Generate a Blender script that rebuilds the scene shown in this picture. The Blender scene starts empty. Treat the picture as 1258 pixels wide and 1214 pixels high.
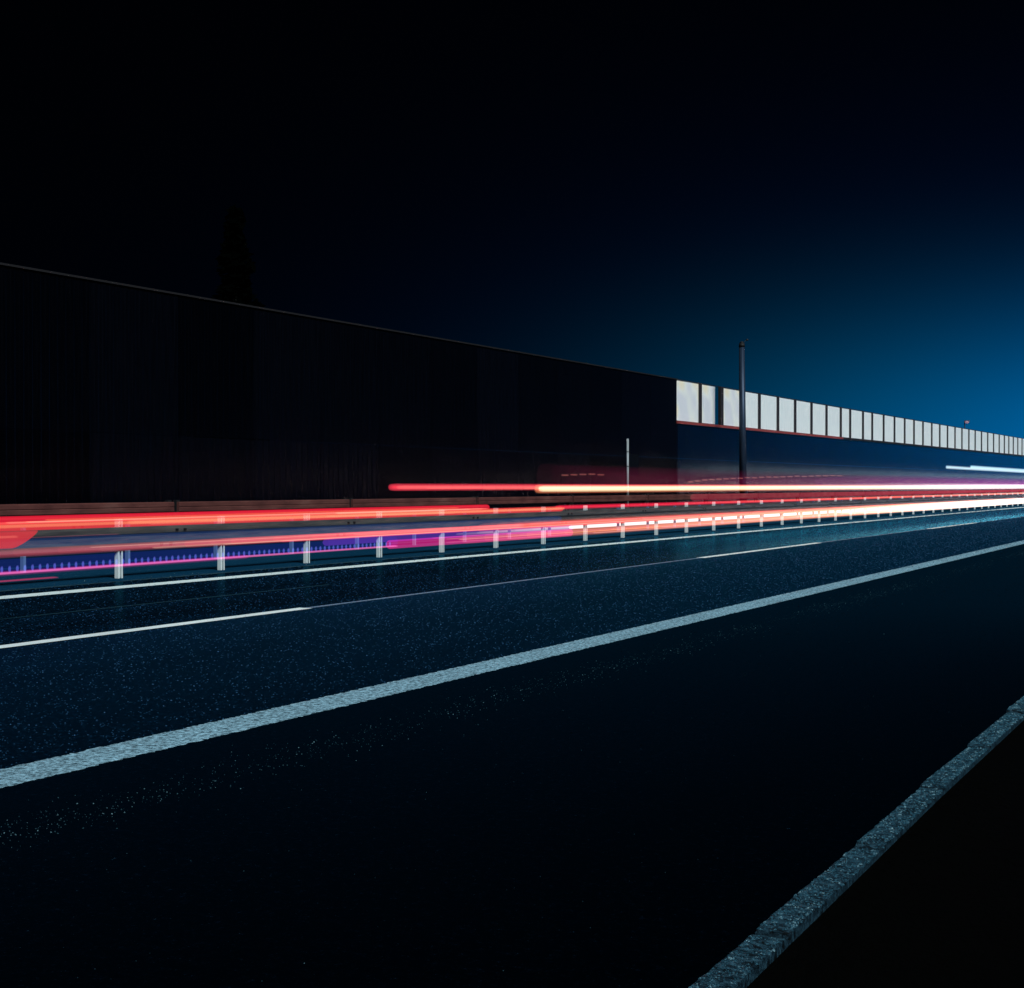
import bpy, bmesh, math, random
from mathutils import Vector, Matrix, noise as mnoise

random.seed(7)
S = bpy.context.scene
C = S.collection
R = math.radians

# ------------------------------------------------------------------ camera
F_PX, IMG_W = 1750.0, 1258.0
TH = R(27.9)                      # how far the road direction lies right of the view axis
CAM_H = 1.165
CT, ST = math.cos(TH), math.sin(TH)
cam_d = bpy.data.cameras.new('camera')
cam = bpy.data.objects.new('camera', cam_d); C.objects.link(cam)
cam_d.sensor_width = 36.0
cam_d.lens = 36.0 * F_PX / IMG_W
cam_d.clip_start = 0.05; cam_d.clip_end = 4000
cam.location = (0, 0, CAM_H)
cam.rotation_euler = (R(90 - 0.327), 0, TH)
S.camera = cam

# ------------------------------------------------------------------ light
SUN_EL, SUN_AZ = 42.0, 32.0       # elevation; swing of the light from square across the road to along it
w = bpy.data.worlds.new('World'); S.world = w; w.use_nodes = True
nt = w.node_tree; nt.nodes.clear()
def N(t, **k):
    n = nt.nodes.new(t)
    for a, b in k.items(): setattr(n, a, b)
    return n
def M_(op, a, b=None, c=None):
    n = N('ShaderNodeMath', operation=op)
    for i, v in enumerate((a, b, c)):
        if v is None: continue
        if isinstance(v, (int, float)): n.inputs[i].default_value = v
        else: nt.links.new(v, n.inputs[i])
    return n.outputs[0]
tc = N('ShaderNodeTexCoord'); sp = N('ShaderNodeSeparateXYZ')
nt.links.new(tc.outputs['Generated'], sp.inputs[0])
az = M_('ARCTAN2', sp.outputs[0], sp.outputs[1])          # 0 along the road, + to the right
el = M_('ARCSINE', sp.outputs[2])
def lobe(az0, el0, sa, se, sr=None):
    d = M_('SUBTRACT', az, R(az0))
    a = M_('MAXIMUM', M_('DIVIDE', d, R(sr or sa)), M_('DIVIDE', d, -R(sa)))
    e = M_('DIVIDE', M_('SUBTRACT', el, R(el0)), R(se))
    d2 = M_('ADD', M_('MULTIPLY', a, a), M_('MULTIPLY', e, e))
    return M_('EXPONENT', M_('MULTIPLY', d2, -0.5))
def col_lobe(l, rgb):
    n = N('ShaderNodeVectorMath', operation='SCALE'); n.inputs[0].default_value = rgb
    nt.links.new(l, n.inputs['Scale']); return n.outputs[0]
def vadd(a, b):
    n = N('ShaderNodeVectorMath', operation='ADD')
    nt.links.new(a, n.inputs[0]); nt.links.new(b, n.inputs[1]); return n.outputs[0]
glow = vadd(col_lobe(lobe(7, 0.6, 11.3, 3.6, 7.5), (0.0, 0.135, 0.47)),
            col_lobe(lobe(0, 0.0, 19.0, 8.0), (0.0, 0.004, 0.020)))
glow = vadd(glow, col_lobe(lobe(-4, 0.0, 12.0, 3.6), (0.0, 0.040, 0.085)))
glow = vadd(glow, col_lobe(lobe(-13, 2.2, 7.0, 3.4), (0.0, 0.013, 0.021)))
base = N('ShaderNodeCombineXYZ')
base.inputs[0].default_value, base.inputs[1].default_value, base.inputs[2].default_value = 0.0001, 0.0003, 0.0008
glow = vadd(glow, base.outputs[0])
bg = N('ShaderNodeBackground'); bg.inputs['Strength'].default_value = 1.0
nt.links.new(glow, bg.inputs['Color'])
wo = N('ShaderNodeOutputWorld'); nt.links.new(bg.outputs[0], wo.inputs['Surface'])

sd = bpy.data.lights.new('sun', 'SUN'); sun = bpy.data.objects.new('sun', sd); C.objects.link(sun)
sd.energy = 3.7; sd.angle = R(18); sd.color = (0.82, 0.97, 1.0)
e, a = R(SUN_EL), R(SUN_AZ)
travel = Vector((-math.cos(e) * math.cos(a), math.cos(e) * math.sin(a), -math.sin(e)))
sun.rotation_euler = travel.to_track_quat('-Z', 'Y').to_euler()
sun.location = (20, -20, 30)

vs = S.view_settings
vs.view_transform = 'Standard'; vs.look = 'None'; vs.gamma = 1; vs.exposure = 0
S.render.engine = 'CYCLES'
S.cycles.transparent_max_bounces = 160
S.cycles.max_bounces = 6
S.cycles.sample_clamp_indirect = 4
S.cycles.use_denoising = True

# ------------------------------------------------------------------ helpers
def s_at(px, L):                       # distance along the road of the point at lateral L seen at photo column px
    Z = F_PX * L / (CT * (1555.0 - px))
    return (Z - L * ST) / CT
def z_at(slope, L):                    # height whose line falls with this slope from the vanishing point
    return CAM_H - slope * L / CT

def mat(name, rgb=(0.1,0.1,0.1), rough=0.6, metal=0.0, spec=0.5):
    m = bpy.data.materials.new(name); m.use_nodes = True
    b = m.node_tree.nodes['Principled BSDF']
    b.inputs['Base Color'].default_value = (*rgb, 1)
    b.inputs['Roughness'].default_value = rough
    b.inputs['Metallic'].default_value = metal
    b.inputs['Specular IOR Level'].default_value = spec
    return m
def nodes(m): return m.node_tree.nodes, m.node_tree.links, m.node_tree.nodes['Principled BSDF']
def noise_tex(m, scale, detail=4, rough=0.6, stretch=(1,1,1)):
    n, l, b = nodes(m)
    t = n.new('ShaderNodeTexCoord'); mp = n.new('ShaderNodeMapping'); mp.inputs['Scale'].default_value = stretch
    x = n.new('ShaderNodeTexNoise'); x.inputs['Scale'].default_value = scale
    x.inputs['Detail'].default_value = detail; x.inputs['Roughness'].default_value = rough
    l.new(t.outputs['Object'], mp.inputs[0]); l.new(mp.outputs[0], x.inputs['Vector'])
    return x.outputs['Fac']
def ramp(m, fac, stops):
    n, l, b = nodes(m)
    r = n.new('ShaderNodeValToRGB')
    while len(r.color_ramp.elements) < len(stops): r.color_ramp.elements.new(0.5)
    for el_, (p, c) in zip(r.color_ramp.elements, stops):
        el_.position = p; el_.color = (*c, 1) if len(c) == 3 else c
    l.new(fac, r.inputs[0]); return r.outputs[0]
def mixc(m, a, b_, f, mode='MIX'):
    n, l, b = nodes(m)
    x = n.new('ShaderNodeMix'); x.data_type = 'RGBA'; x.blend_type = mode
    for i, v in ((6, a), (7, b_)):
        if isinstance(v, tuple): x.inputs[i].default_value = (*v, 1)
        else: l.new(v, x.inputs[i])
    if isinstance(f, float): x.inputs[0].default_value = f
    else: l.new(f, x.inputs[0])
    return x.outputs[2]
def bump(m, h, strength, dist=0.01):
    n, l, b = nodes(m)
    x = n.new('ShaderNodeBump'); x.inputs['Strength'].default_value = strength; x.inputs['Distance'].default_value = dist
    l.new(h, x.inputs['Height']); l.new(x.outputs[0], b.inputs['Normal'])
def setin(m, sock, src):
    n, l, b = nodes(m); l.new(src, b.inputs[sock])

def asphalt(name, dark, light, spark, rough=0.5, spec=0.3, bs=0.6, sheen=(0.03,0.42,0.85), gb=0.25, wet=None):
    m = mat(name, dark, rough, 0, spec)
    g = noise_tex(m, 75, 3, 0.8)
    big = noise_tex(m, 0.5, 4, 0.6, (3, 0.25, 1))
    mid = noise_tex(m, 26, 3, 0.75)
    c = ramp(m, g, [(0.38, tuple(x*0.25 for x in dark)), (0.55, dark), (0.66, light), (0.76, spark)])
    c2 = mixc(m, c, ramp(m, big, [(0.3, (0.45,0.45,0.45)), (0.7, (1.3,1.3,1.3))]), 1.0, 'MULTIPLY')
    setin(m, 'Base Color', c2)
    c2 = mixc(m, c2, ramp(m, mid, [(0.36,(0.15,0.15,0.15)),(0.52,(0.8,0.8,0.8)),(0.62,(2.2,2.2,2.2)),(0.70,(6,6,6))]), 1.0, 'MULTIPLY')
    setin(m, 'Base Color', c2)
    n, l, b = nodes(m); b.inputs['Specular IOR Level'].default_value = 0.0
    bp = n.new('ShaderNodeBump'); bp.inputs['Strength'].default_value = bs; bp.inputs['Distance'].default_value = 0.008
    l.new(g, bp.inputs['Height']); l.new(bp.outputs[0], b.inputs['Normal'])
    gl = n.new('ShaderNodeBsdfGlossy'); gl.inputs['Color'].default_value = (*sheen, 1); gl.inputs['Roughness'].default_value = rough
    bp2 = n.new('ShaderNodeBump'); bp2.inputs['Strength'].default_value = bs*gb; bp2.inputs['Distance'].default_value = 0.004
    l.new(g, bp2.inputs['Height']); l.new(bp2.outputs[0], gl.inputs['Normal'])
    fr = n.new('ShaderNodeFresnel'); fr.inputs['IOR'].default_value = 1.33
    mu = n.new('ShaderNodeMath'); mu.operation = 'MULTIPLY'; mu.inputs[1].default_value = spec; l.new(fr.outputs[0], mu.inputs[0])
    if wet:                                   # the road is damp only beyond this stretch
        tco = n.new('ShaderNodeTexCoord'); sx = n.new('ShaderNodeSeparateXYZ'); l.new(tco.outputs['Object'], sx.inputs[0])
        mr = n.new('ShaderNodeMapRange'); mr.interpolation_type = 'SMOOTHSTEP'
        for q, v in zip((1, 2, 3, 4), (wet[0], wet[1], 0.12, 1.0)): mr.inputs[q].default_value = v
        l.new(sx.outputs[1], mr.inputs[0])
        m2 = n.new('ShaderNodeMath'); m2.operation = 'MULTIPLY'; l.new(mu.outputs[0], m2.inputs[0]); l.new(mr.outputs[0], m2.inputs[1]); mu = m2
    mx = n.new('ShaderNodeMixShader'); l.new(mu.outputs[0], mx.inputs[0]); l.new(b.outputs[0], mx.inputs[1]); l.new(gl.outputs[0], mx.inputs[2])
    l.new(mx.outputs[0], n['Material Output'].inputs['Surface'])
    return m
def paint(name, col, wear=0.5):
    m = mat(name, col, 0.7, 0, 0.08)
    g = noise_tex(m, 34, 5, 0.95)
    big = noise_tex(m, 2.0, 3, 0.6, (1, 0.4, 1))
    c = ramp(m, g, [(wear-0.10, (0.02,0.05,0.07)), (wear-0.01, tuple(x*0.5 for x in col)), (wear+0.07, col)])
    c = mixc(m, c, ramp(m, big, [(0.3, (0.8,0.8,0.8)), (0.65, (1,1,1))]), 1.0, 'MULTIPLY')
    setin(m, 'Base Color', c); bump(m, g, 0.5, 0.006)
    return m

def finish(name, bm, m, parent=None, smooth=False, recalc=True):
    if recalc: bmesh.ops.recalc_face_normals(bm, faces=bm.faces)
    me = bpy.data.meshes.new(name); bm.to_mesh(me); bm.free()
    for mm in (m if isinstance(m, (list, tuple)) else [m]): me.materials.append(mm)
    if smooth:
        for p in me.polygons: p.use_smooth = True
    o = bpy.data.objects.new(name, me); C.objects.link(o)
    if parent: o.parent = parent
    return o
def thing(name, label, cat, loc=(0,0,0), group=None):
    o = bpy.data.objects.new(name, None); C.objects.link(o); o.location = loc; o.empty_display_size = 0.3
    return tag(o, label, cat, group)
def tag(o, label, cat, group=None):
    o['label'] = label; o['category'] = cat
    if group: o['group'] = group
    return o
def struct(name, bm, m):
    o = finish(name, bm, m); o['kind'] = 'structure'; return o
def quad(bm, pts):
    return bm.faces.new([bm.verts.new(p) for p in pts])
def box(bm, c, d, rot=None):
    mtx = Matrix.Translation(c)
    if rot is not None: mtx = mtx @ rot
    r = bmesh.ops.create_cube(bm, size=1.0, matrix=mtx @ Matrix.Diagonal((*d, 1)))
    return r['verts']
def cyl(bm, p0, p1, r0, r1, seg=14):
    p0, p1 = Vector(p0), Vector(p1); d = p1 - p0
    q = d.to_track_quat('Z', 'Y').to_matrix().to_4x4()
    bmesh.ops.create_cone(bm, cap_ends=True, segments=seg, radius1=r0, radius2=r1, depth=d.length,
                          matrix=Matrix.Translation((p0 + p1) / 2) @ q)
def sheet(x0, x1, y0, y1, z, ny=1):
    bm = bmesh.new()
    for i in range(ny):
        a_, b_ = y0 + (y1-y0)*i/ny, y0 + (y1-y0)*(i+1)/ny
        quad(bm, [(x0,a_,z),(x1,a_,z),(x1,b_,z),(x0,b_,z)])
    return bm
def extrude_profile(bm, prof, y0, y1, closed=False, n=1):
    rows = []
    for i in range(n+1):
        y = y0 + (y1-y0)*i/n
        rows.append([bm.verts.new((x, y, z)) for x, z in prof])
    k = len(prof)
    for r0, r1 in zip(rows, rows[1:]):
        for j in range(k if closed else k-1):
            bm.faces.new((r0[j], r0[(j+1) % k], r1[(j+1) % k], r1[j]))
    if closed:
        bm.faces.new(rows[0]); bm.faces.new(rows[-1][::-1])

# ------------------------------------------------------------------ ground
Y0, Y1 = -60.0, 700.0
lane_m = asphalt('lane_asphalt', (0.0003,0.0034,0.0090), (0.004,0.020,0.045), (0.06,0.17,0.27), 0.38, 0.32, 0.9)
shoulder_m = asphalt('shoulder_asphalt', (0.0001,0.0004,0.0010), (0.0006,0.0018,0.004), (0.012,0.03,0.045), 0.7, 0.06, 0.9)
far_m = asphalt('far_asphalt', (0.004,0.008,0.020), (0.010,0.02,0.04), (0.03,0.04,0.06), 0.35, 0.4, 0.4)
soil_m = mat('soil', (0.0022,0.0022,0.0016), 0.95, 0, 0.05)
bump(soil_m, noise_tex(soil_m, 14, 6, 0.7), 1.0, 0.05)
gravel_m = asphalt('median_gravel', (0.004,0.012,0.022), (0.014,0.032,0.05), (0.10,0.12,0.12), 0.9, 0.1, 1.0)

# terrain: one sheet to the horizon
bm = bmesh.new(); quad(bm, [(-1800,-800,-0.03),(1800,-800,-0.03),(1800,2500,-0.03),(-1800,2500,-0.03)])
struct('ground', bm, soil_m)
wet_m = asphalt('damp_asphalt', (0.0006,0.0070,0.0180), (0.005,0.027,0.062), (0.05,0.13,0.20), 0.20, 1.0, 0.8, (0.09,0.68,1.0), 0.10, (15, 36))
chip_m = mat('aggregate', (0.02,0.06,0.10), 0.7, 0, 0.05)
setin(chip_m, 'Base Color', ramp(chip_m, noise_tex(chip_m, 60, 3, 0.9), [(0.35,(0.001,0.008,0.020)),(0.52,(0.007,0.032,0.075)),(0.68,(0.045,0.13,0.26))]))
chip2_m = mat('dark_aggregate', (0.003,0.008,0.014), 0.8, 0, 0.03)
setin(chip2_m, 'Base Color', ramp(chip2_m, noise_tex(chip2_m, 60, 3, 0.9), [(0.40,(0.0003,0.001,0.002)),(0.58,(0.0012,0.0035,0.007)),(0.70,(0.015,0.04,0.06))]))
def chipped(name, x0, x1, m, cm, count, rmin, rmax, seed):
    """road sheet whose surface carries proud stone chips, denser where the eye can make them out"""
    rnd = random.Random(seed); V = [(x0,Y0,0),(x1,Y0,0),(x1,Y1,0),(x0,Y1,0)]; Fc = [(0,1,2,3)]
    for i in range(count):
        x = rnd.uniform(x0 + .01, x1 - .01); y = -2 + 75*rnd.random()**2.2
        d = math.hypot(x, y); r = rnd.uniform(rmin, rmax)*(d/8)**0.6; a_ = rnd.uniform(0, 6.28)
        k = len(V); h_ = r*rnd.uniform(0.5, 1.0)
        for j in range(3): V.append((x + r*math.cos(a_ + j*2.094), y + r*math.sin(a_ + j*2.094), 0.0005))
        V.append((x + r*0.3*math.cos(a_), y + r*0.3*math.sin(a_), h_))
        Fc += [(k, k+1, k+3), (k+1, k+2, k+3), (k+2, k, k+3)]
    me = bpy.data.meshes.new(name); me.from_pydata(V, [], Fc); me.materials.append(m); me.materials.append(cm)
    idx = [0] + [1]*(len(Fc)-1); me.polygons.foreach_set('material_index', idx); me.update()
    o = bpy.data.objects.new(name, me); C.objects.link(o); o['kind'] = 'structure'; return o
chipped('carriageway', -8.07, -4.29, lane_m, chip_m, 50000, 0.0035, 0.0075, 11)
chipped('hard_shoulder', -4.29, -1.10, shoulder_m, chip2_m, 26000, 0.0022, 0.0050, 13)
chipped('overtaking_lane', -12.42, -8.07, wet_m, chip_m, 32000, 0.0035, 0.0070, 12)
struct('median_strip', sheet(-15.9, -12.42, Y0, Y1, -0.006), gravel_m)
struct('opposite_carriageway', sheet(-24.4, -15.9, Y0, Y1, -0.002), far_m)

# near roadside strip plus an added unseen slope shading the shoulder, running out ahead
bm = bmesh.new()
ys = [Y0 + i*2.5 for i in range(90)] 
xs = [-0.985, -0.6, 0.0, 0.8, 1.8, 3.0, 4.5, 6.0, 7.5, 9.0, 12.0, 18.0, 30.0, 60.0]
def shade_bank(x, y):
    t = min(1, max(0, (x - 1.5) / 6.5)); up = t*t*(3-2*t)
    f = min(1, max(0, (26 - y) / 25)); f = f*f*(3-2*f)
    return 0.092 + 9.9*up*f + 0.025*mnoise.noise(Vector((x*3, y*2.3, 0)))
grid = [[bm.verts.new((x, y, shade_bank(x, y))) for x in xs] for y in ys]
for r0, r1 in zip(grid, grid[1:]):
    for j in range(len(xs)-1): bm.faces.new((r0[j], r0[j+1], r1[j+1], r1[j]))
struct('verge_shade_bank', bm, soil_m)

# kerb of separate granite stones, each hewn rough
kerb_m = mat('granite', (0.36,0.38,0.38), 0.55, 0, 0.4)
kg = noise_tex(kerb_m, 42, 6, 0.85, (0.7, 1.5, 1))
setin(kerb_m, 'Base Color', ramp(kerb_m, kg, [(0.42,(0.002,0.006,0.010)),(0.50,(0.020,0.070,0.115)),(0.60,(0.09,0.23,0.33))]))
bump(kerb_m, kg, 0.6, 0.015)
bm = bmesh.new()
y = -8.0; rnd_k = random.Random(21)
while y < 120:
    ln = 0.94 + random.uniform(-0.05, 0.06)
    tilt = random.uniform(-0.004, 0.004); lift = random.choice((0.002, 0.006, 0.011, 0.014)); off = random.uniform(-0.003, 0.003)
    fine = -1 < y < 14
    n = 44 if fine else 2
    rows = []
    for i in range(n+1):
        yy = y + (ln-0.010)*i/n
        rg = lambda k: (mnoise.noise(Vector((yy*26, k*9.1, y))) * 0.007) if fine else 0
        ed = (0.006 if i in (0, n) else 0) - lift*(1 - i/n)
        prof = [(-1.079+off+rg(1)*0.4, -0.02), (-1.078+off+rg(2)*.4, 0.095+rg(3)*.5-ed), (-1.072+off+rg(4)*.4, 0.100+tilt+rg(5)*.5-ed),
                (-1.045+off, 0.101+tilt+rg(6)-ed), (-1.012+off, 0.101+tilt+rg(8)-ed), (-0.991+off+rg(9)*.3, 0.101+tilt+rg(7)*.4-ed), (-0.990+off, -0.02)]
        rows.append([bm.verts.new((x, yy, z)) for x, z in prof])
    for r0, r1 in zip(rows, rows[1:]):
        for j in range(6): bm.faces.new((r0[j], r0[j+1], r1[j+1], r1[j]))
    bm.faces.new(rows[0]); bm.faces.new(rows[-1][::-1])
    if fine:                                # proud crystals that catch the light, packed thickest to paint the road-side edge's highlight
        for q_ in range(1100):
            f_ = rnd_k.random()*(n-1); i_ = int(f_); j_ = rnd_k.choice((2,2,2,3,3,4,4)); u_, v_ = rnd_k.random(), f_ - i_
            p_ = (rows[i_][j_].co*(1-u_) + rows[i_][j_+1].co*u_)*(1-v_) + (rows[i_+1][j_].co*(1-u_) + rows[i_+1][j_+1].co*u_)*v_
            r_ = rnd_k.uniform(0.0010, 0.0030)*(1 + max(0, p_.y)/9); a_ = rnd_k.uniform(0, 6.28)
            tri = [bm.verts.new((p_.x + r_*1.5*math.cos(a_+w*2.094), p_.y + r_*0.7*math.sin(a_+w*2.094), p_.z - 0.001)) for w in range(3)]
            tp = bm.verts.new((p_.x + r_*.3, p_.y, p_.z + r_*rnd_k.uniform(0.5, 1.1)))
            for w in range(3): bm.faces.new((tri[w], tri[(w+1)%3], tp)).material_index = 1
    y += ln
crystal_m = mat('granite_crystal', (0.36,0.66,0.80), 0.6, 0, 0.1)
setin(crystal_m, 'Base Color', ramp(crystal_m, noise_tex(crystal_m, 38, 3, 0.8), [(0.36,(0.006,0.03,0.05)),(0.53,(0.08,0.26,0.38)),(0.68,(0.55,0.88,1.0))]))
struct('kerb', bm, [kerb_m, crystal_m])

# ------------------------------------------------------------------ road markings
near_paint = paint('edge_line_paint', (0.43,0.71,0.88), 0.51)
far_paint = paint('marking_paint', (0.84,0.93,0.93), 0.36)
seam_m = paint('seam_sealant', (0.20,0.30,0.44), 0.45)
def line(name, L, width, y0, y1, m, jitter=0.006, step=0.03, fine_to=40, z=0.004):
    bm = bmesh.new(); prev = None; yy = y0
    while True:
        j0, j1 = random.uniform(-jitter, jitter), random.uniform(-jitter, jitter)
        cur = (bm.verts.new((-L-width/2+j0, yy, z)), bm.verts.new((-L+width/2+j1, yy, z)))
        if prev: bm.faces.new((prev[0], prev[1], cur[1], cur[0]))
        prev = cur
        if yy >= y1: break
        st = step if yy < fine_to else 2.0
        yy = min(y1, yy + st)
    return struct(name, bm, m)
line('edge_line', 4.435, 0.285, -10, 600, near_paint, 0.010, 0.02)
line('median_edge_line', 11.62, 0.30, -10, 600, far_paint, 0.008, 0.04)
SEAM = 8.07
d0 = s_at(375, SEAM); per = 17.6
dashes = [(d0 - 6.9 + per*k, d0 + per*k) for k in range(-1, 22)]
bm_all = bmesh.new()
for (a_, b_) in dashes:
    n = 30
    prev = None
    for i in range(n+1):
        yy = a_ + (b_-a_)*i/n; j0, j1 = random.uniform(-.005,.005), random.uniform(-.005,.005)
        cur = (bm_all.verts.new((-SEAM-0.075+j0, yy, 0.004)), bm_all.verts.new((-SEAM+0.075+j1, yy, 0.004)))
        if prev: bm_all.faces.new((prev[0], prev[1], cur[1], cur[0]))
        prev = cur
struct('lane_dashes', bm_all, far_paint)
bm = bmesh.new()
for (a_, b_), (c_, d_) in zip(dashes, dashes[1:]):
    quad(bm, [(-SEAM-0.035,b_+0.02,0.003),(-SEAM+0.035,b_+0.02,0.003),(-SEAM+0.035,c_-0.02,0.003),(-SEAM-0.035,c_-0.02,0.003)])
struct('road_seam', bm, seam_m)
line('wheel_track_seam', 9.75, 0.05, -5, 13.8, paint('worn_seam', (0.012,0.05,0.075), 0.5), 0.006, 0.06, z=0.003)
line('asphalt_joint', 12.34, 0.07, -5, 120, paint('joint', (0.05,0.11,0.14), 0.5), 0.02, 0.1, z=0.003)
line('far_edge_line', 24.0, 0.25, -10, 600, far_paint, 0.004, 1.0, z=0.003)

# loose stones along the joint of lane and shoulder, and on the median edge
stone_m = mat('stone', (0.15,0.29,0.36), 0.6, 0, 0.1)
setin(stone_m, 'Base Color', ramp(stone_m, noise_tex(stone_m, 25, 2, 0.8), [(0.35,(0.005,0.018,0.03)),(0.55,(0.03,0.075,0.10)),(0.72,(0.20,0.34,0.40))]))
bm = bmesh.new()
def stone(x, y, r):
    v = bmesh.ops.create_icosphere(bm, subdivisions=1, radius=r, matrix=Matrix.Translation((x, y, r*0.4)))['verts']
    for q in v: q.co += Vector((random.uniform(-.3,.3), random.uniform(-.3,.3), random.uniform(-.3,.2)))*r
for i in range(4500):
    yy = 2.2 + 30*random.random()**1.6
    if mnoise.noise(Vector((yy*0.9, 3.3, 0))) + random.random()*0.9 < 0.25: continue
    stone(-3.72 + random.gauss(0, 0.11), yy, random.choice((0.0010,0.0014,0.0018,0.0026)))
for i in range(240):
    stone(-random.uniform(1.3, 4.1), 2 + 14*random.random()**1.5, random.uniform(0.0010,0.0018))
for i in range(260):
    stone(-random.uniform(12.2, 12.8), 5 + 30*random.random(), random.uniform(0.003,0.007))
g = finish('gravel', bm, stone_m); g['kind'] = 'stuff'; g['label'] = 'loose pale stones scattered along the asphalt joint and median edge'; g['category'] = 'gravel'

# ------------------------------------------------------------------ guard rails in the median
steel_m = mat('galvanised_steel', (0.115,0.115,0.125), 0.33, 0.45, 0.5)
sg = noise_tex(steel_m, 5, 4, 0.6, (1, 0.3, 4))
setin(steel_m, 'Base Color', ramp(steel_m, sg, [(0.3,(0.060,0.058,0.066)),(0.7,(0.150,0.138,0.132))]))
post_m = mat('bright_galvanised_post', (0.66,0.72,0.72), 0.5, 0.0, 0.5)
setin(post_m, 'Base Color', ramp(post_m, noise_tex(post_m, 18, 4, 0.6, (1,1,0.3)), [(0.3,(0.5,0.58,0.6)),(0.7,(0.78,0.82,0.8))]))
bolt_m = mat('dark_bolt', (0.012,0.012,0.016), 0.5, 0.6)
W = [(x*.55, z) for x, z in [(0,.300),(.022,.292),(.070,.268),(.080,.240),(.070,.212),(.014,.176),(.010,.150),(.014,.124),(.070,.088),(.080,.060),(.070,.032),(.022,.008),(0,0)]]
def c_post(w_, d_, t_, h_, flip=1):
    """C section standing on z=0, open side towards +x (flip=1)"""
    bm = bmesh.new()
    h2 = w_/2
    p = [(0,-h2),(d_,-h2),(d_,-h2+0.024),(d_-t_,-h2+0.024),(d_-t_,-h2+t_),(t_,-h2+t_),
         (t_,h2-t_),(d_-t_,h2-t_),(d_-t_,h2-0.024),(d_,h2-0.024),(d_,h2),(0,h2)]
    a_ = [bm.verts.new((flip*x, y, -0.05)) for x, y in p]; b_ = [bm.verts.new((flip*x, y, h_)) for x, y in p]
    for i in range(len(p)):
        j = (i+1) % len(p); bm.faces.new((a_[i], a_[j], b_[j], b_[i]))
    bm.faces.new(b_); bm.faces.new(a_[::-1])
    return bm
def guardrail(L, first, n, face, label, spacing=2.0, post_w=0.082, pm=post_m, zb=0.345, ph=0.745, y_end=320):
    t = thing('guardrail', label, 'guardrail', (-L, first, 0))
    bm = bmesh.new()
    prof = [(face*(0.012 + x), zb + z) for x, z in W]
    back = [(x - face*0.004, z) for x, z in prof][::-1]
    y = -30.0 - first
    extrude_profile(bm, prof + back, y, y_end - first, closed=True)
    finish('beam', bm, steel_m, t)
    me = None
    for k in range(n):
        if me is None:
            o = finish('post', c_post(post_w, 0.06, 0.006, ph, face), pm, t); me = o.data
            o.location = (-face*0.052, 0, 0)
        else:
            o = bpy.data.objects.new('post', me); C.objects.link(o); o.parent = t
            o.location = (-face*0.052, k*spacing, 0)
    me = None
    for k in range(0, 50, 2):
        for dy, zz in ((0.0, 0.0), (0.16, 0.0), (-0.30, -0.18), (-0.12, -0.18)):
            if me is None:
                bm = bmesh.new(); box(bm, (face*0.057, 0, zb+0.24), (0.022, 0.045, 0.030))
                o = finish('splice_bolt', bm, bolt_m, t); me = o.data
            else:
                o = bpy.data.objects.new('splice_bolt', me); C.objects.link(o); o.parent = t
            o.location = (0, k*spacing + 1.0 + dy, zz)
    return t
guardrail(12.83, 13.62-8, 66, +1, 'steel guardrail along the median with bright white posts, nearer of the median pair')
guardrail(14.87, 13.92-8, 66, -1, 'steel guardrail just behind the white posted one, seen through the gaps under its beam', post_w=0.045, ph=0.6, pm=mat('grey_post', (0.10,0.17,0.30), 0.5))

# rusty barrier on the far side of the opposite carriageway
rust_m = mat('rusty_barrier', (0.075,0.026,0.024), 0.8, 0.0, 0.05)
rg_ = noise_tex(rust_m, 1.6, 6, 0.65, (1, 0.5, 2))
setin(rust_m, 'Base Color', ramp(rust_m, rg_, [(0.3,(0.055,0.018,0.017)),(0.55,(0.11,0.037,0.032)),(0.75,(0.15,0.062,0.052))]))
dark_m = mat('dark_steel', (0.004,0.004,0.006), 0.7, 0.2)
FL = 25.0; j0 = s_at(212, FL); j0 -= 8*7.95
t = thing('crash_barrier', 'rust brown boxy crash barrier below the dark noise wall', 'crash barrier', (-FL, 0, 0))
bms = bmesh.new(); box(bms, (0, 0, 0), (1,1,1))
me_b = me_p = None
for k in range(36):
    ya, yb = j0 + 7.95*k, j0 + 7.95*(k+1)
    if me_b is None:
        bm = bmesh.new()
        prof = [(0.0,0.48),(0.10,0.485),(0.12,0.51),(0.12,0.60),(0.105,0.617),(0.12,0.634),(0.12,0.725),(0.10,0.75),(0.0,0.753)]
        extrude_profile(bm, prof, 0.10, 7.86, closed=True)
        o = finish('rail_section', bm, rust_m, t); me_b = o.data
        bm = bmesh.new()
        for dy in (-0.16, 0.16): box(bm, (-0.02, dy, 0.375), (0.11, 0.13, 0.85))
        p = finish('post', bm, dark_m, t); me_p = p.data
    else:
        o = bpy.data.objects.new('rail_section', me_b); C.objects.link(o); o.parent = t
        p = bpy.data.objects.new('post', me_p); C.objects.link(p); p.parent = t
    o.location = (0, ya, 0); p.location = (0.0, ya, 0)
bms.free()

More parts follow.
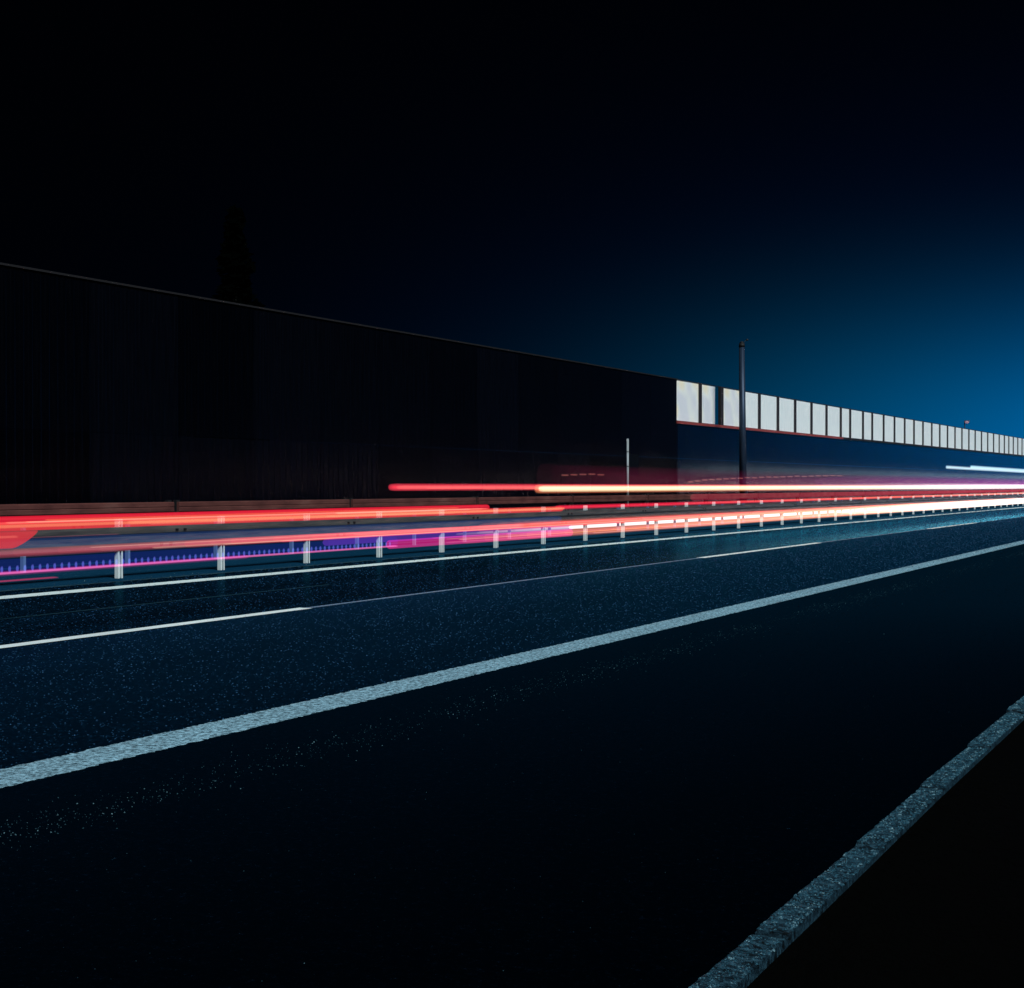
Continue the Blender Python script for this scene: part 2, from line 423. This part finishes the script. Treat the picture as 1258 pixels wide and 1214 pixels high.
# ------------------------------------------------------------------ noise wall
THW = R(29.02); DW = THW - TH              # the wall draws slowly nearer to the road
LW = 29.0; CW, SW = math.cos(THW), math.sin(THW)
def t_at(px): return (F_PX*LW/(CW*(1600.0-px)) - LW*SW)/CW
def wall_bottom(tt):                        # lower edge of the white panes
    return 4.62 + 0.0016*(tt-70)
WALL_TOP = CAM_H + 0.1695*LW/CW
wall = thing('noise_wall', 'tall dark ribbed noise wall with a row of white panes along its top', 'noise wall',
             (-LW*math.cos(DW), LW*math.sin(DW), 0))
wall.rotation_euler = (0, 0, -DW)           # local +y runs along the wall, local +x faces the road
def wall_mat(name, a_, b_, ro=0.24, spc=0.30):
    m = mat(name, a_, ro, 0.0, spc)
    n, l, bb = nodes(m)
    oi = n.new('ShaderNodeObjectInfo')
    base_c = ramp(m, oi.outputs['Random'], [(0.0, a_), (1.0, b_)])
    st_ = noise_tex(m, 6, 5, 0.7, (1, 2.5, 0.12))
    setin(m, 'Base Color', mixc(m, base_c, ramp(m, st_, [(0.3,(0.5,0.5,0.5)),(0.7,(1.5,1.4,1.3))]), 1.0, 'MULTIPLY'))
    return m
dark_wall_m = wall_mat('dark_ribbed_panel', (0.0003,0.0006,0.0014), (0.0013,0.0019,0.0042), 0.22, 0.06)
cap_m = mat('wall_cap', (0.011,0.009,0.011), 0.6, 0.2)
frame_m = mat('pane_post', (0.030,0.024,0.026), 0.5, 0.3)
pane_m = mat('white_pane', (0.90,0.90,0.88), 0.4, 0, 0.4)
pg = noise_tex(pane_m, 3.0, 4, 0.6, (1, 6, 0.25))
setin(pane_m, 'Base Color', ramp(pane_m, pg, [(0.25,(0.68,0.69,0.71)),(0.5,(0.90,0.91,0.91)),(0.7,(0.96,0.96,0.95))]))
warm_lit_m = mat('warm_lit_pane', (0.9,0.82,0.72), 0.4, 0, 0.4)  # warm light from behind the nearest panes, painted into their colour
setin(warm_lit_m, 'Base Color', ramp(warm_lit_m, noise_tex(warm_lit_m, 0.45, 1, 0.5, (1, 1.0, 1.0)), [(0.40,(0.80,0.77,0.82)),(0.48,(0.93,0.90,0.86)),(0.56,(1.0,0.84,0.60))]))
red_lit_m = mat('red_lit_ledge', (0.28,0.045,0.04), 0.5)  # red light falling on the ledge, put into its base colour
T0 = t_at(831.5); BAY = 3.48
def ribbed(w_, z0, z1, dep=0.012):
    bm = bmesh.new(); pitch = 0.29; n = int(round(w_/pitch)); pitch = w_/n
    pts = []
    for i in range(n):
        y = i*pitch
        pts += [(0.0, y), (0.0, y+pitch*0.42), (dep, y+pitch*0.52), (dep, y+pitch*0.9)]
    pts.append((0.0, w_))
    a_ = [bm.verts.new((x, y, z0)) for x, y in pts]; b_ = [bm.verts.new((x, y, z1)) for x, y in pts]
    for i in range(len(pts)-1): bm.faces.new((a_[i], a_[i+1], b_[i+1], b_[i]))
    back = [bm.verts.new((-0.10, y, z)) for y, z in ((0,z0),(w_,z0),(w_,z1),(0,z1))]
    bm.faces.new(back[::-1])
    bm.faces.new([b_[i] for i in range(len(b_))] + [back[2], back[3]])
    bm.faces.new((a_[0], b_[0], back[3], back[0])); bm.faces.new((a_[-1], back[1], back[2], b_[-1]))
    return bm
def plain(w_, z0, z1, th=0.1):
    bm = bmesh.new(); box(bm, (-th/2, w_/2, (z0+z1)/2), (th, w_, z1-z0)); return bm
# tall dark bays left of the panes: an upper and a lower plate each, split at a joint
SPLIT = 2.62
up_me = lo_me = None
k = 0; tt = T0
while tt > -6:
    tt -= BAY
    if up_me is None:
        o = finish('dark_panel', ribbed(BAY-0.02, SPLIT+0.02, WALL_TOP), dark_wall_m, wall); up_me = o.data
        p = finish('base_panel', ribbed(BAY-0.02, -0.05, SPLIT), dark_wall_m, wall); lo_me = p.data
    else:
        o = bpy.data.objects.new('dark_panel', up_me); C.objects.link(o); o.parent = wall
        p = bpy.data.objects.new('base_panel', lo_me); C.objects.link(p); p.parent = wall
    o.location = (0, tt, 0); p.location = (0, tt, 0)
T_LEFT = tt
bm = bmesh.new(); box(bm, (-0.03, (T_LEFT+T0)/2, WALL_TOP+0.03), (0.18, T0-T_LEFT, 0.055)); finish('coping', bm, cap_m, wall)
# low dark bays and white panes to the right
edges = [831.5,861.4,888,914.8,933.8,956.5,977.6,997.6,1016,1033.5,1045,1060.7,1072,1086,1099.3,1111.8,1123.2,1134.2,
         1145,1154.8,1164.3,1173.5,1182,1190.5,1198.2,1206,1213.6,1220.8,1227.7,1234,1239.5,1245,1250.5,1255.7]
ts = [t_at(e_) for e_ in edges]
while ts[-1] < 330: ts.append(ts[-1] + BAY)
T_END = ts[-1]
lower_me = None
tt = T0; low_m = wall_mat('smooth_dark_panel', (0.0005,0.0008,0.0018), (0.0012,0.0016,0.0034), 0.14, 0.45)
nlow = int((T_END - T0)//(BAY*1.15)); LB = (T_END-T0)/nlow
for k in range(nlow):
    tt = T0 + k*LB; zt = wall_bottom(tt) - 0.16
    p = finish('base_panel', ribbed(LB-0.02, -0.05, SPLIT, 0.003), low_m, wall) if lower_me is None else bpy.data.objects.new('base_panel', lower_me)
    if lower_me is None: lower_me = p.data
    else: C.objects.link(p); p.parent = wall
    p.location = (0, tt, 0)
    o = finish('dark_panel', ribbed(LB-0.02, SPLIT+0.02, zt, 0.003), low_m, wall); o.location = (0.0, tt, 0)
bm = bmesh.new()
for a_, b_ in ((T0, T0+31), (T0+31, T_END)):
    za, zb_ = wall_bottom(a_)-0.15, wall_bottom(b_)-0.15
    q = [(-0.1,a_,za),(0.10,a_,za),(0.10,a_,za+0.14),(-0.1,a_,za+0.14)]
    q2 = [(x, b_, z + zb_-za) for x, _, z in q]
    va = [bm.verts.new(p_) for p_ in q]; vb = [bm.verts.new(p_) for p_ in q2]
    for i in range(4): bm.faces.new((va[i], va[(i+1)%4], vb[(i+1)%4], vb[i]))
    bm.faces.new(va); bm.faces.new(vb[::-1])
    finish('ledge', bm, red_lit_m if a_ == T0 else cap_m, wall); bm = bmesh.new()
bm.free()
for k, (a_, b_) in enumerate(zip(ts, ts[1:])):
    zb_ = wall_bottom(a_) + 0.0
    wd = b_ - a_
    pw = 0.42 if k not in (1,) else 0.50
    gap = 0.75 if k == 1 else 0.0         # one narrower pane leaves an open slot
    w_ = wd - pw - gap
    o = finish('white_pane', plain(w_, zb_+0.02, WALL_TOP-0.03, 0.06), warm_lit_m if k < 3 else pane_m, wall); o.location = (0.0, a_+0.01, 0)
    bm = bmesh.new(); box(bm, (-0.02, 0, (zb_+WALL_TOP)/2+0.01), (0.16, pw-0.03, WALL_TOP-zb_+0.04))
    o = finish('pane_post', bm, frame_m, wall); o.location = (0.0, b_-pw/2, 0)
bm = bmesh.new(); box(bm, (-0.08, (T0+T_END)/2, WALL_TOP+0.035), (0.06, T_END-T0, 0.03)); finish('top_wire', bm, frame_m, wall)

# ------------------------------------------------------------------ masts, posts, far lamp, trees
mast_m = mat('mast_steel', (0.045,0.055,0.075), 0.5, 0.5)
setin(mast_m, 'Base Color', ramp(mast_m, noise_tex(mast_m, 3, 4, 0.6, (6,6,0.4)), [(0.3,(0.012,0.024,0.05)),(0.7,(0.028,0.045,0.08))]))
PL = 25.5
ps = s_at(912.5, PL); Zp = ps*CT + PL*ST
mh = CAM_H + (597-421)/F_PX*Zp
mast = thing('steel_mast', 'tall slim steel mast in front of the white panes with a dark cap', 'mast', (-PL, ps, 0))
lean = -0.13
bm = bmesh.new(); cyl(bm, (0,0,-0.05), (lean*0.55, lean*0.45, mh-0.25), 0.22, 0.155, 18); finish('pole', bm, mast_m, mast, True)
bm = bmesh.new(); cyl(bm, (lean*.55,lean*.45,mh-0.25), (lean*.55,lean*.45,mh-0.05), 0.175, 0.15, 18); cyl(bm, (lean*.55,lean*.45,mh-0.05), (lean*.55,lean*.45,mh+0.06), 0.15, 0.06, 18)
finish('cap', bm, dark_m, mast, True)
bm = bmesh.new(); cyl(bm, (lean*.55,lean*.45,mh-0.1), (0.11,0.18,mh+0.15), 0.014, 0.014, 8); cyl(bm, (0.11,0.18,mh+0.15), (0.16,0.26,mh+0.17), 0.05, 0.06, 10)
finish('camera_arm', bm, dark_m, mast)
bm = bmesh.new(); box(bm, (0,0,0.03), (0.5,0.5,0.06)); finish('base_plate', bm, dark_m, mast)
bm = bmesh.new(); cyl(bm, (0.17,-0.02,0.55), (0.17,-0.02,0.95), 0.10, 0.10, 10); finish('hatch', bm, mast_m, mast)

ps2 = s_at(770.5, PL); Z2 = ps2*CT + PL*ST
h2 = CAM_H + (597-539)/F_PX*Z2
sp_ = thing('sign_post', 'thin pale sign post standing behind the rusty barrier, its board seen edge on', 'sign post', (-PL, ps2, 0))
sign_steel = mat('pale_tube', (0.30,0.32,0.33), 0.45, 0.1)
bm = bmesh.new(); cyl(bm, (0,0,-0.05), (0,0,h2), 0.052, 0.052, 12); finish('pole', bm, sign_steel, sp_, True)
for zz in (0.32, 0.62, 0.82):
    bm = bmesh.new(); cyl(bm, (0,0,h2*zz-0.02), (0,0,h2*zz+0.02), 0.062, 0.062, 12); finish('clamp', bm, dark_m, sp_)
bd = Matrix.Rotation(R(40), 4, 'Z')
bm = bmesh.new(); box(bm, (0.20,0.26,h2*0.64), (0.014, 0.50, 0.95), Matrix.Rotation(R(-28), 4, 'Z')); finish('board', bm, mat('board_back',(0.0015,0.0025,0.005),0.9,0.0,0.05), sp_)
bm = bmesh.new(); box(bm, (0.1,0.13,h2*0.64), (0.2,0.02,0.03), Matrix.Rotation(R(52),4,'Z')); finish('bracket', bm, dark_m, sp_)

# far street lamp beyond the wall
def ray(px, Z):                           # ground point seen at photo column px at depth Z
    u = (px-629.0)/F_PX*Z
    fx, fy = -ST, CT; rx, ry = CT, ST
    return (fx*Z + rx*u, fy*Z + ry*u)
lx, ly = ray(1185, 165)
lamp = thing('street_lamp', 'faint pinkish street lamp rising far beyond the white panes', 'street lamp', (lx, ly, 0))
lh = CAM_H + (597-518)/F_PX*165
bm = bmesh.new(); cyl(bm, (0,0,-0.1), (0,0,lh), 0.10, 0.06, 10); finish('pole', bm, mast_m, lamp, True)
bm = bmesh.new(); box(bm, (0.25,0,lh+0.06), (0.6,0.3,0.1)); bmesh.ops.bevel(bm, geom=bm.edges[:], offset=0.05, segments=2); finish('lamp_head', bm, mat('lamp_shell',(0.10,0.09,0.10),0.5), lamp)
lm = mat('lamp_lens', (0.16,0.12,0.15), 0.4); n_, l_, b_ = nodes(lm)
b_.inputs['Emission Color'].default_value = (0.75,0.45,0.60,1); b_.inputs['Emission Strength'].default_value = 0.30
bm = bmesh.new(); bmesh.ops.create_uvsphere(bm, u_segments=14, v_segments=8, radius=0.24, matrix=Matrix.Translation((0.25,0,lh-0.06)) @ Matrix.Diagonal((1.0,0.9,0.75,1))); finish('lamp_bowl', bm, lm, lamp, True)

leaf_m = mat('dark_leaves', (0.0004,0.0007,0.0006), 1.0, 0, 0.0)
bark_m = mat('bark', (0.008,0.006,0.005), 0.9)
def tree(name, px, Z, top_y, width_px, label, conifer=False, leaves=900):
    x, y = ray(px, Z); h = CAM_H + (597-top_y)/F_PX*Z; rad = width_px/2/F_PX*Z
    t = thing(name, label, 'tree', (x, y, 0), 'trees beyond the noise wall')
    bm = bmesh.new(); cyl(bm, (0,0,-0.2), (0,0,h*0.8), 0.02*h+0.06, 0.05, 9)
    for q in range(0 if conifer else 9):
        a_ = q*2.4; z0 = h*(0.35+0.05*q); ln = rad*0.6
        cyl(bm, (0,0,z0), (math.cos(a_)*ln, math.sin(a_)*ln, z0+ln*0.7), 0.06, 0.02, 6)
    finish('trunk', bm, bark_m, t)
    bm = bmesh.new()
    cl = [(random.uniform(0,6.28), random.random(), random.uniform(0.25,1)) for _ in range(16)]
    for i in range(leaves):
        if conifer:
            f = random.random()**0.7; z = h*(1-f*0.88); r = rad*(0.1+0.9*f**0.75)*random.random()**0.4*(0.8+0.2*math.sin(f*40))
            a_ = random.uniform(0,6.28); p = Vector((r*math.cos(a_), r*math.sin(a_), z - 0.1*r))
        else:
            ca, cf, cr = random.choice(cl)
            c = Vector((math.cos(ca)*rad*0.6*cr, math.sin(ca)*rad*0.6*cr, h*(0.5+0.38*cf)))
            d = Vector((random.gauss(0,1), random.gauss(0,1), random.gauss(0,1))).normalized()*random.random()**0.4
            p = c + d*rad*0.42; p.z = min(p.z, h)
        s = random.uniform(0.08,0.2)*h/8
        u = Vector((random.gauss(0,1), random.gauss(0,1), random.gauss(0,.5))).normalized(); v = u.orthogonal().normalized()
        quad(bm, [p-u*s, p+v*s*0.5, p+u*s, p-v*s*0.5])
    finish('crown', bm, leaf_m, t, recalc=False)
tree('pine_tree', 289, 52, 255, 120, 'dark pine silhouette behind the tall unlit part of the wall', True, 3500)
tree('broadleaf_tree', 1239, 210, 530, 16, 'leftmost of the small treetops over the far panes', leaves=700)
tree('broadleaf_tree', 1250, 215, 532, 14, 'small treetop over the far panes at the photo\'s right edge', leaves=700)

# ------------------------------------------------------------------ light trails: luminous strands hanging where the lamps passed
trail_mats = {}
def trail_mat(rgb, clear=1.0):
    if (rgb, clear) in trail_mats: return trail_mats[(rgb, clear)]
    m = bpy.data.materials.new('glowing_light'); m.use_nodes = True
    n, l = m.node_tree.nodes, m.node_tree.links; n.clear()
    em = n.new('ShaderNodeEmission'); em.inputs['Color'].default_value = (*rgb, 1); em.inputs['Strength'].default_value = 1
    tr = n.new('ShaderNodeBsdfTransparent'); tr.inputs['Color'].default_value = (clear, clear, clear, 1); ad = n.new('ShaderNodeAddShader'); o = n.new('ShaderNodeOutputMaterial')
    l.new(em.outputs[0], ad.inputs[0]); l.new(tr.outputs[0], ad.inputs[1]); l.new(ad.outputs[0], o.inputs['Surface'])
    trail_mats[(rgb, clear)] = m; return m
GROUP = 'light trails of the passing traffic'
def strand_bm(bm, s0, s1, z, hh, L, shells, hw=0.05, shear=0.0, n=40, seg=12, wob=0.004, z1=None, fade=0):
    s0 = max(s0, 1.0)
    s_first = s0
    for si, k in enumerate(shells):
        rows = []
        s0 = s_first + fade*si
        for i in range(n+1):
            f = i/n; y = s0 + (s1-s0)*f**2.2
            zc = z if z1 is None else z + (z1-z)*f**2.2
            zc += wob*mnoise.noise(Vector((y*0.11, z*31, L)))
            g_ = 1.0 if fade < 0.8 else min(1.0, 0.12 + 4*f)
            if i == 0 and fade < 0.8: g_ = 0.88
            row = []
            for j in range(seg):
                a_ = 2*math.pi*j/seg
                dz = math.sin(a_)*hh*k*g_
                row.append(bm.verts.new((-L + math.cos(a_)*hw*k*g_, y + shear*dz, zc + dz)))
            rows.append(row)
        for r0, r1 in zip(rows, rows[1:]):
            for j in range(seg): bm.faces.new((r0[j], r0[(j+1)%seg], r1[(j+1)%seg], r1[j]))
        bm.faces.new(rows[0]); bm.faces.new(rows[-1][::-1])
HAZE = (1.0, 0.92, 0.83, 0.73, 0.62, 0.5, 0.36, 0.2); SOFT = (1.0, 0.82, 0.6, 0.35); FLAT = (1.0, 0.9); CORE = (1.0, 0.6)
def strand(px0, px1, sl0, sl1, L, rgb, shells=SOFT, shear=0.0, bm=None, parent=None, name='strand', dens=0.0, **k):
    """band between two screen slopes (measured from the road's vanishing point), from column px0 to px1"""
    s0 = 2.0 if px0 is None else s_at(px0, L)
    s1 = 330.0 if px1 is None else s_at(px1, L)
    za, zb_ = z_at(sl0, L), z_at(sl1, L)
    b = bmesh.new()
    strand_bm(b, s0, s1, (za+zb_)/2, abs(za-zb_)/2, L, shells, shear=shear, **k)
    m = trail_mat(tuple(round(c/(2*len(shells)), 5) for c in rgb), round((1-dens)**(1/(2*len(shells))), 3))
    return finish(name, b, m, parent, True)
def trail(label):
    return thing('light_trail', label, 'light trail', (0,0,0), GROUP)

def streaks(n, sl_lo, sl_hi, L, cols, px1=None, px_lo=-200, px_hi=500, parent=None, seed=1):
    rnd = random.Random(seed)
    for i in range(n):
        c = rnd.uniform(sl_lo, sl_hi); h_ = rnd.uniform(0.0004, 0.0011); p0 = rnd.uniform(px_lo, px_hi)
        k = rnd.uniform(0.5, 1.1)
        strand(None if p0 < 0 else p0, px1 if px1 is None else px1 - rnd.uniform(0, 60), c-h_, c+h_, L + rnd.uniform(-.25, .25),
               tuple(q*k for q in rnd.choice(cols)), CORE, parent=parent, wob=0.012, seg=8)
# high tail lights
t = trail('long red light trail floating highest, starting level before the dark wall')
strand(480, None, -0.0029, 0.0058, 9.4, (0.95,0.045,0.085), SOFT, parent=t)
strand(490, None, -0.0006, 0.0038, 9.4, (0.15,0.09,0.06), CORE, parent=t)
streaks(4, -0.002, 0.0045, 9.4, ((0.2,0.08,0.05),), None, 500, 800, parent=t, seed=6)
t = trail('bright yellow light trail overlying the highest red one, brightest of all')
strand(659, None, -0.0022, 0.0102, 9.6, (0.85,0.22,0.10), SOFT, parent=t)
strand(664, None, -0.0005, 0.0082, 9.6, (0.35,0.75,0.45), CORE, parent=t)
strand(800, None, -0.0045, 0.0105, 9.6, (0.30,0.24,0.24), HAZE, fade=3.0, parent=t)
strand(980, None, -0.008, 0.014, 9.6, (0.40,0.40,0.45), HAZE, fade=4.0, parent=t)
t = trail('dim magenta light trail hazing the wall just above the yellow one')
strand(662, None, -0.0300, 0.010, 9.7, (0.045,0.002,0.012), HAZE, fade=0.5, parent=t)
strand(860, None, -0.026, 0.010, 9.8, (0.07,0.003,0.035), HAZE, fade=2.5, parent=t)
strand(1000, None, -0.030, 0.010, 9.8, (0.12,0.02,0.14), HAZE, fade=4.0, parent=t)
# main tail lights
t = trail('broad red and orange light trail crossing from the left edge')
strand(None, 597, 0.0240, 0.0306, 9.2, (0.92,0.018,0.050), FLAT, dens=0.6, parent=t)
strand(None, 688, 0.0288, 0.0360, 9.2, (0.90,0.035,0.050), FLAT, dens=0.6, parent=t)
strand(None, 690, 0.0305, 0.0338, 9.2, (0.40,0.22,0.10), CORE, parent=t)
strand(160, 688, 0.0292, 0.0345, 9.2, (0.20,0.14,0.06), SOFT, parent=t)
streaks(9, 0.0255, 0.0350, 9.2, ((0.25,0.10,0.03),(0.2,0.02,0.02),(0.3,0.16,0.10)), 597, parent=t, seed=3)
t = trail('short blunt red light trail ending by the left edge under the broad red one')
strand(None, 30, 0.0362, 0.0500, 9.0, (0.92,0.055,0.075), FLAT, shear=1.9, dens=0.8, parent=t)
streaks(3, 0.0385, 0.0475, 9.0, ((0.2,0.06,0.04),(0.12,0.02,0.05)), 22, parent=t, seed=8)
t = trail('thin red light trail that starts where the broad red and orange one stops')
strand(684, None, 0.0272, 0.0334, 9.9, (0.85,0.02,0.06), SOFT, parent=t)
strand(840, None, 0.0265, 0.0330, 9.9, (0.35,0.16,0.08), HAZE, fade=2.0, parent=t)
strand(850, None, 0.0140, 0.0262, 10.0, (0.16,0.006,0.02), FLAT, parent=t)
strand(930, None, 0.0130, 0.0250, 10.0, (0.22,0.012,0.03), HAZE, fade=3.0, parent=t)
# low lights
t = trail('salmon pink light trail lying over the lower edge of the white posted guardrail')
strand(None, 640, 0.0500, 0.0570, 9.3, (0.28,0.05,0.08), SOFT, parent=t)
strand(20, 640, 0.0502, 0.0560, 9.3, (0.30,0.05,0.05), HAZE, fade=0.5, parent=t)
strand(230, None, 0.0503, 0.0572, 9.3, (0.70,0.012,0.03), HAZE, fade=0.7, parent=t)
strand(590, None, 0.0480, 0.0600, 9.3, (0.90,0.10,0.06), HAZE, fade=0.5, parent=t)
strand(760, None, 0.0490, 0.0640, 9.3, (0.6,0.36,0.16), HAZE, fade=1.6, parent=t)
streaks(8, 0.0500, 0.0568, 9.3, ((0.30,0.13,0.08),(0.25,0.03,0.06),(0.3,0.2,0.14)), None, 20, 900, parent=t, seed=4)
t = trail('dim blue light trail lying along the middle of the guardrail beam')
strand(None, 686, 0.0425, 0.0505, 9.3, (0.0,0.016,0.075), FLAT, parent=t)
t = trail('thin pink light trail running along the feet of the white posts')
strand(None, 484, 0.0682, 0.0702, 9.0, (0.60,0.10,0.30), CORE, parent=t)
strand(None, 300, 0.0672, 0.0715, 9.0, (0.16,0.006,0.09), SOFT, parent=t)
strand(None, 66, 0.0748, 0.0762, 9.0, (0.34,0.015,0.06), SOFT, parent=t)
strand(None, 484, 0.058, 0.0690, 9.0, (0.003,0.004,0.075), FLAT, parent=t)
t = trail('flickering violet light trail of tiny upright dashes below the guardrail beam')
b = bmesh.new(); y = s_at(-60, 9.0); 
za, zb_ = z_at(0.0635, 9.0), z_at(0.0690, 9.0)
while y < s_at(478, 9.0):
    strand_bm(b, y, y+0.014, (za+zb_)/2, (za-zb_)/2, 9.0, (1.0, 0.7), hw=0.01, n=1, seg=8, wob=0)
    y += 0.081
o = finish('dash_row', b, trail_mat((0.018,0.02,0.10)), t); o['kind'] = 'stuff'
t = trail('wide magenta light trail starting between the fourth and fifth white posts')
strand(478, 700, 0.0620, 0.0722, 9.1, (0.42,0.006,0.14), FLAT, parent=t)
strand(690, None, 0.0610, 0.0722, 9.1, (0.42,0.05,0.03), HAZE, fade=0.9, parent=t)
strand(400, 700, 0.0565, 0.0640, 9.1, (0.06,0.012,0.22), FLAT, parent=t)
strand(570, None, 0.0600, 0.0725, 9.1, (0.60,0.14,0.05), HAZE, fade=0.6, parent=t)
strand(750, None, 0.0590, 0.0730, 9.1, (0.45,0.34,0.16), HAZE, fade=1.6, parent=t)
strand(960, None, 0.0490, 0.0735, 9.1, (0.85,0.72,0.55), HAZE, fade=4.0, parent=t)
streaks(9, 0.0610, 0.0720, 9.1, ((0.3,0.06,0.10),(0.3,0.16,0.10),(0.2,0.02,0.16)), None, 480, 900, parent=t, seed=5)
t = trail('glowing white strip for headlight glare on the road behind the rear guardrail posts')
strand(560, None, 0.0560, 0.0632, 15.4, (0.75,0.68,0.68), HAZE, fade=0.9, parent=t)  # glowing strip added in place of headlight glare on the wet road
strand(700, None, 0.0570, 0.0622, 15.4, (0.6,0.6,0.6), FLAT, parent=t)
t = trail('white hot light trail where the low lights merge at the far right')
strand(1030, None, 0.0500, 0.0730, 9.2, (2.6,2.55,2.5), HAZE, fade=6.0, parent=t)
strand(1080, None, -0.006, 0.0110, 9.5, (1.2,1.2,1.35), HAZE, fade=6.0, parent=t)
strand(1120, None, 0.0260, 0.0330, 9.8, (0.6,0.5,0.4), HAZE, fade=6.0, parent=t)
# white lights of a tall vehicle at the right
t = trail('white light trail high before the far wall, with a stepped left end')
strand(1162, None, -0.0640, -0.0530, 17.5, (0.62,0.82,0.88), SOFT, parent=t)
strand(1192, None, -0.0700, -0.0600, 17.5, (0.50,0.75,0.82), SOFT, parent=t)
# bouncing marker light
t = trail('dotted faint orange light trail bouncing above the yellow one')
b = bmesh.new()
for (pa, pb, sa, sb, n_d) in ((690, 745, 0.0155, 0.0175, 5), (845, 1037, 0.0068, 0.0245, 22)):
    for i in range(n_d):
        f = i/n_d; px = pa + (pb-pa)*f; LL = 10.2
        s0_ = s_at(px, LL); s1_ = s_at(px + (pb-pa)/n_d*0.62, LL)
        z = z_at(-(sa + (sb-sa)*(f**0.7)), LL) + random.uniform(-.006,.006)
        strand_bm(b, s0_, s1_, z, 0.013, LL, (1.0, 0.6), hw=0.02, n=2, seg=8, wob=0)
finish('dash_row', b, trail_mat((0.055,0.018,0.014)), t)
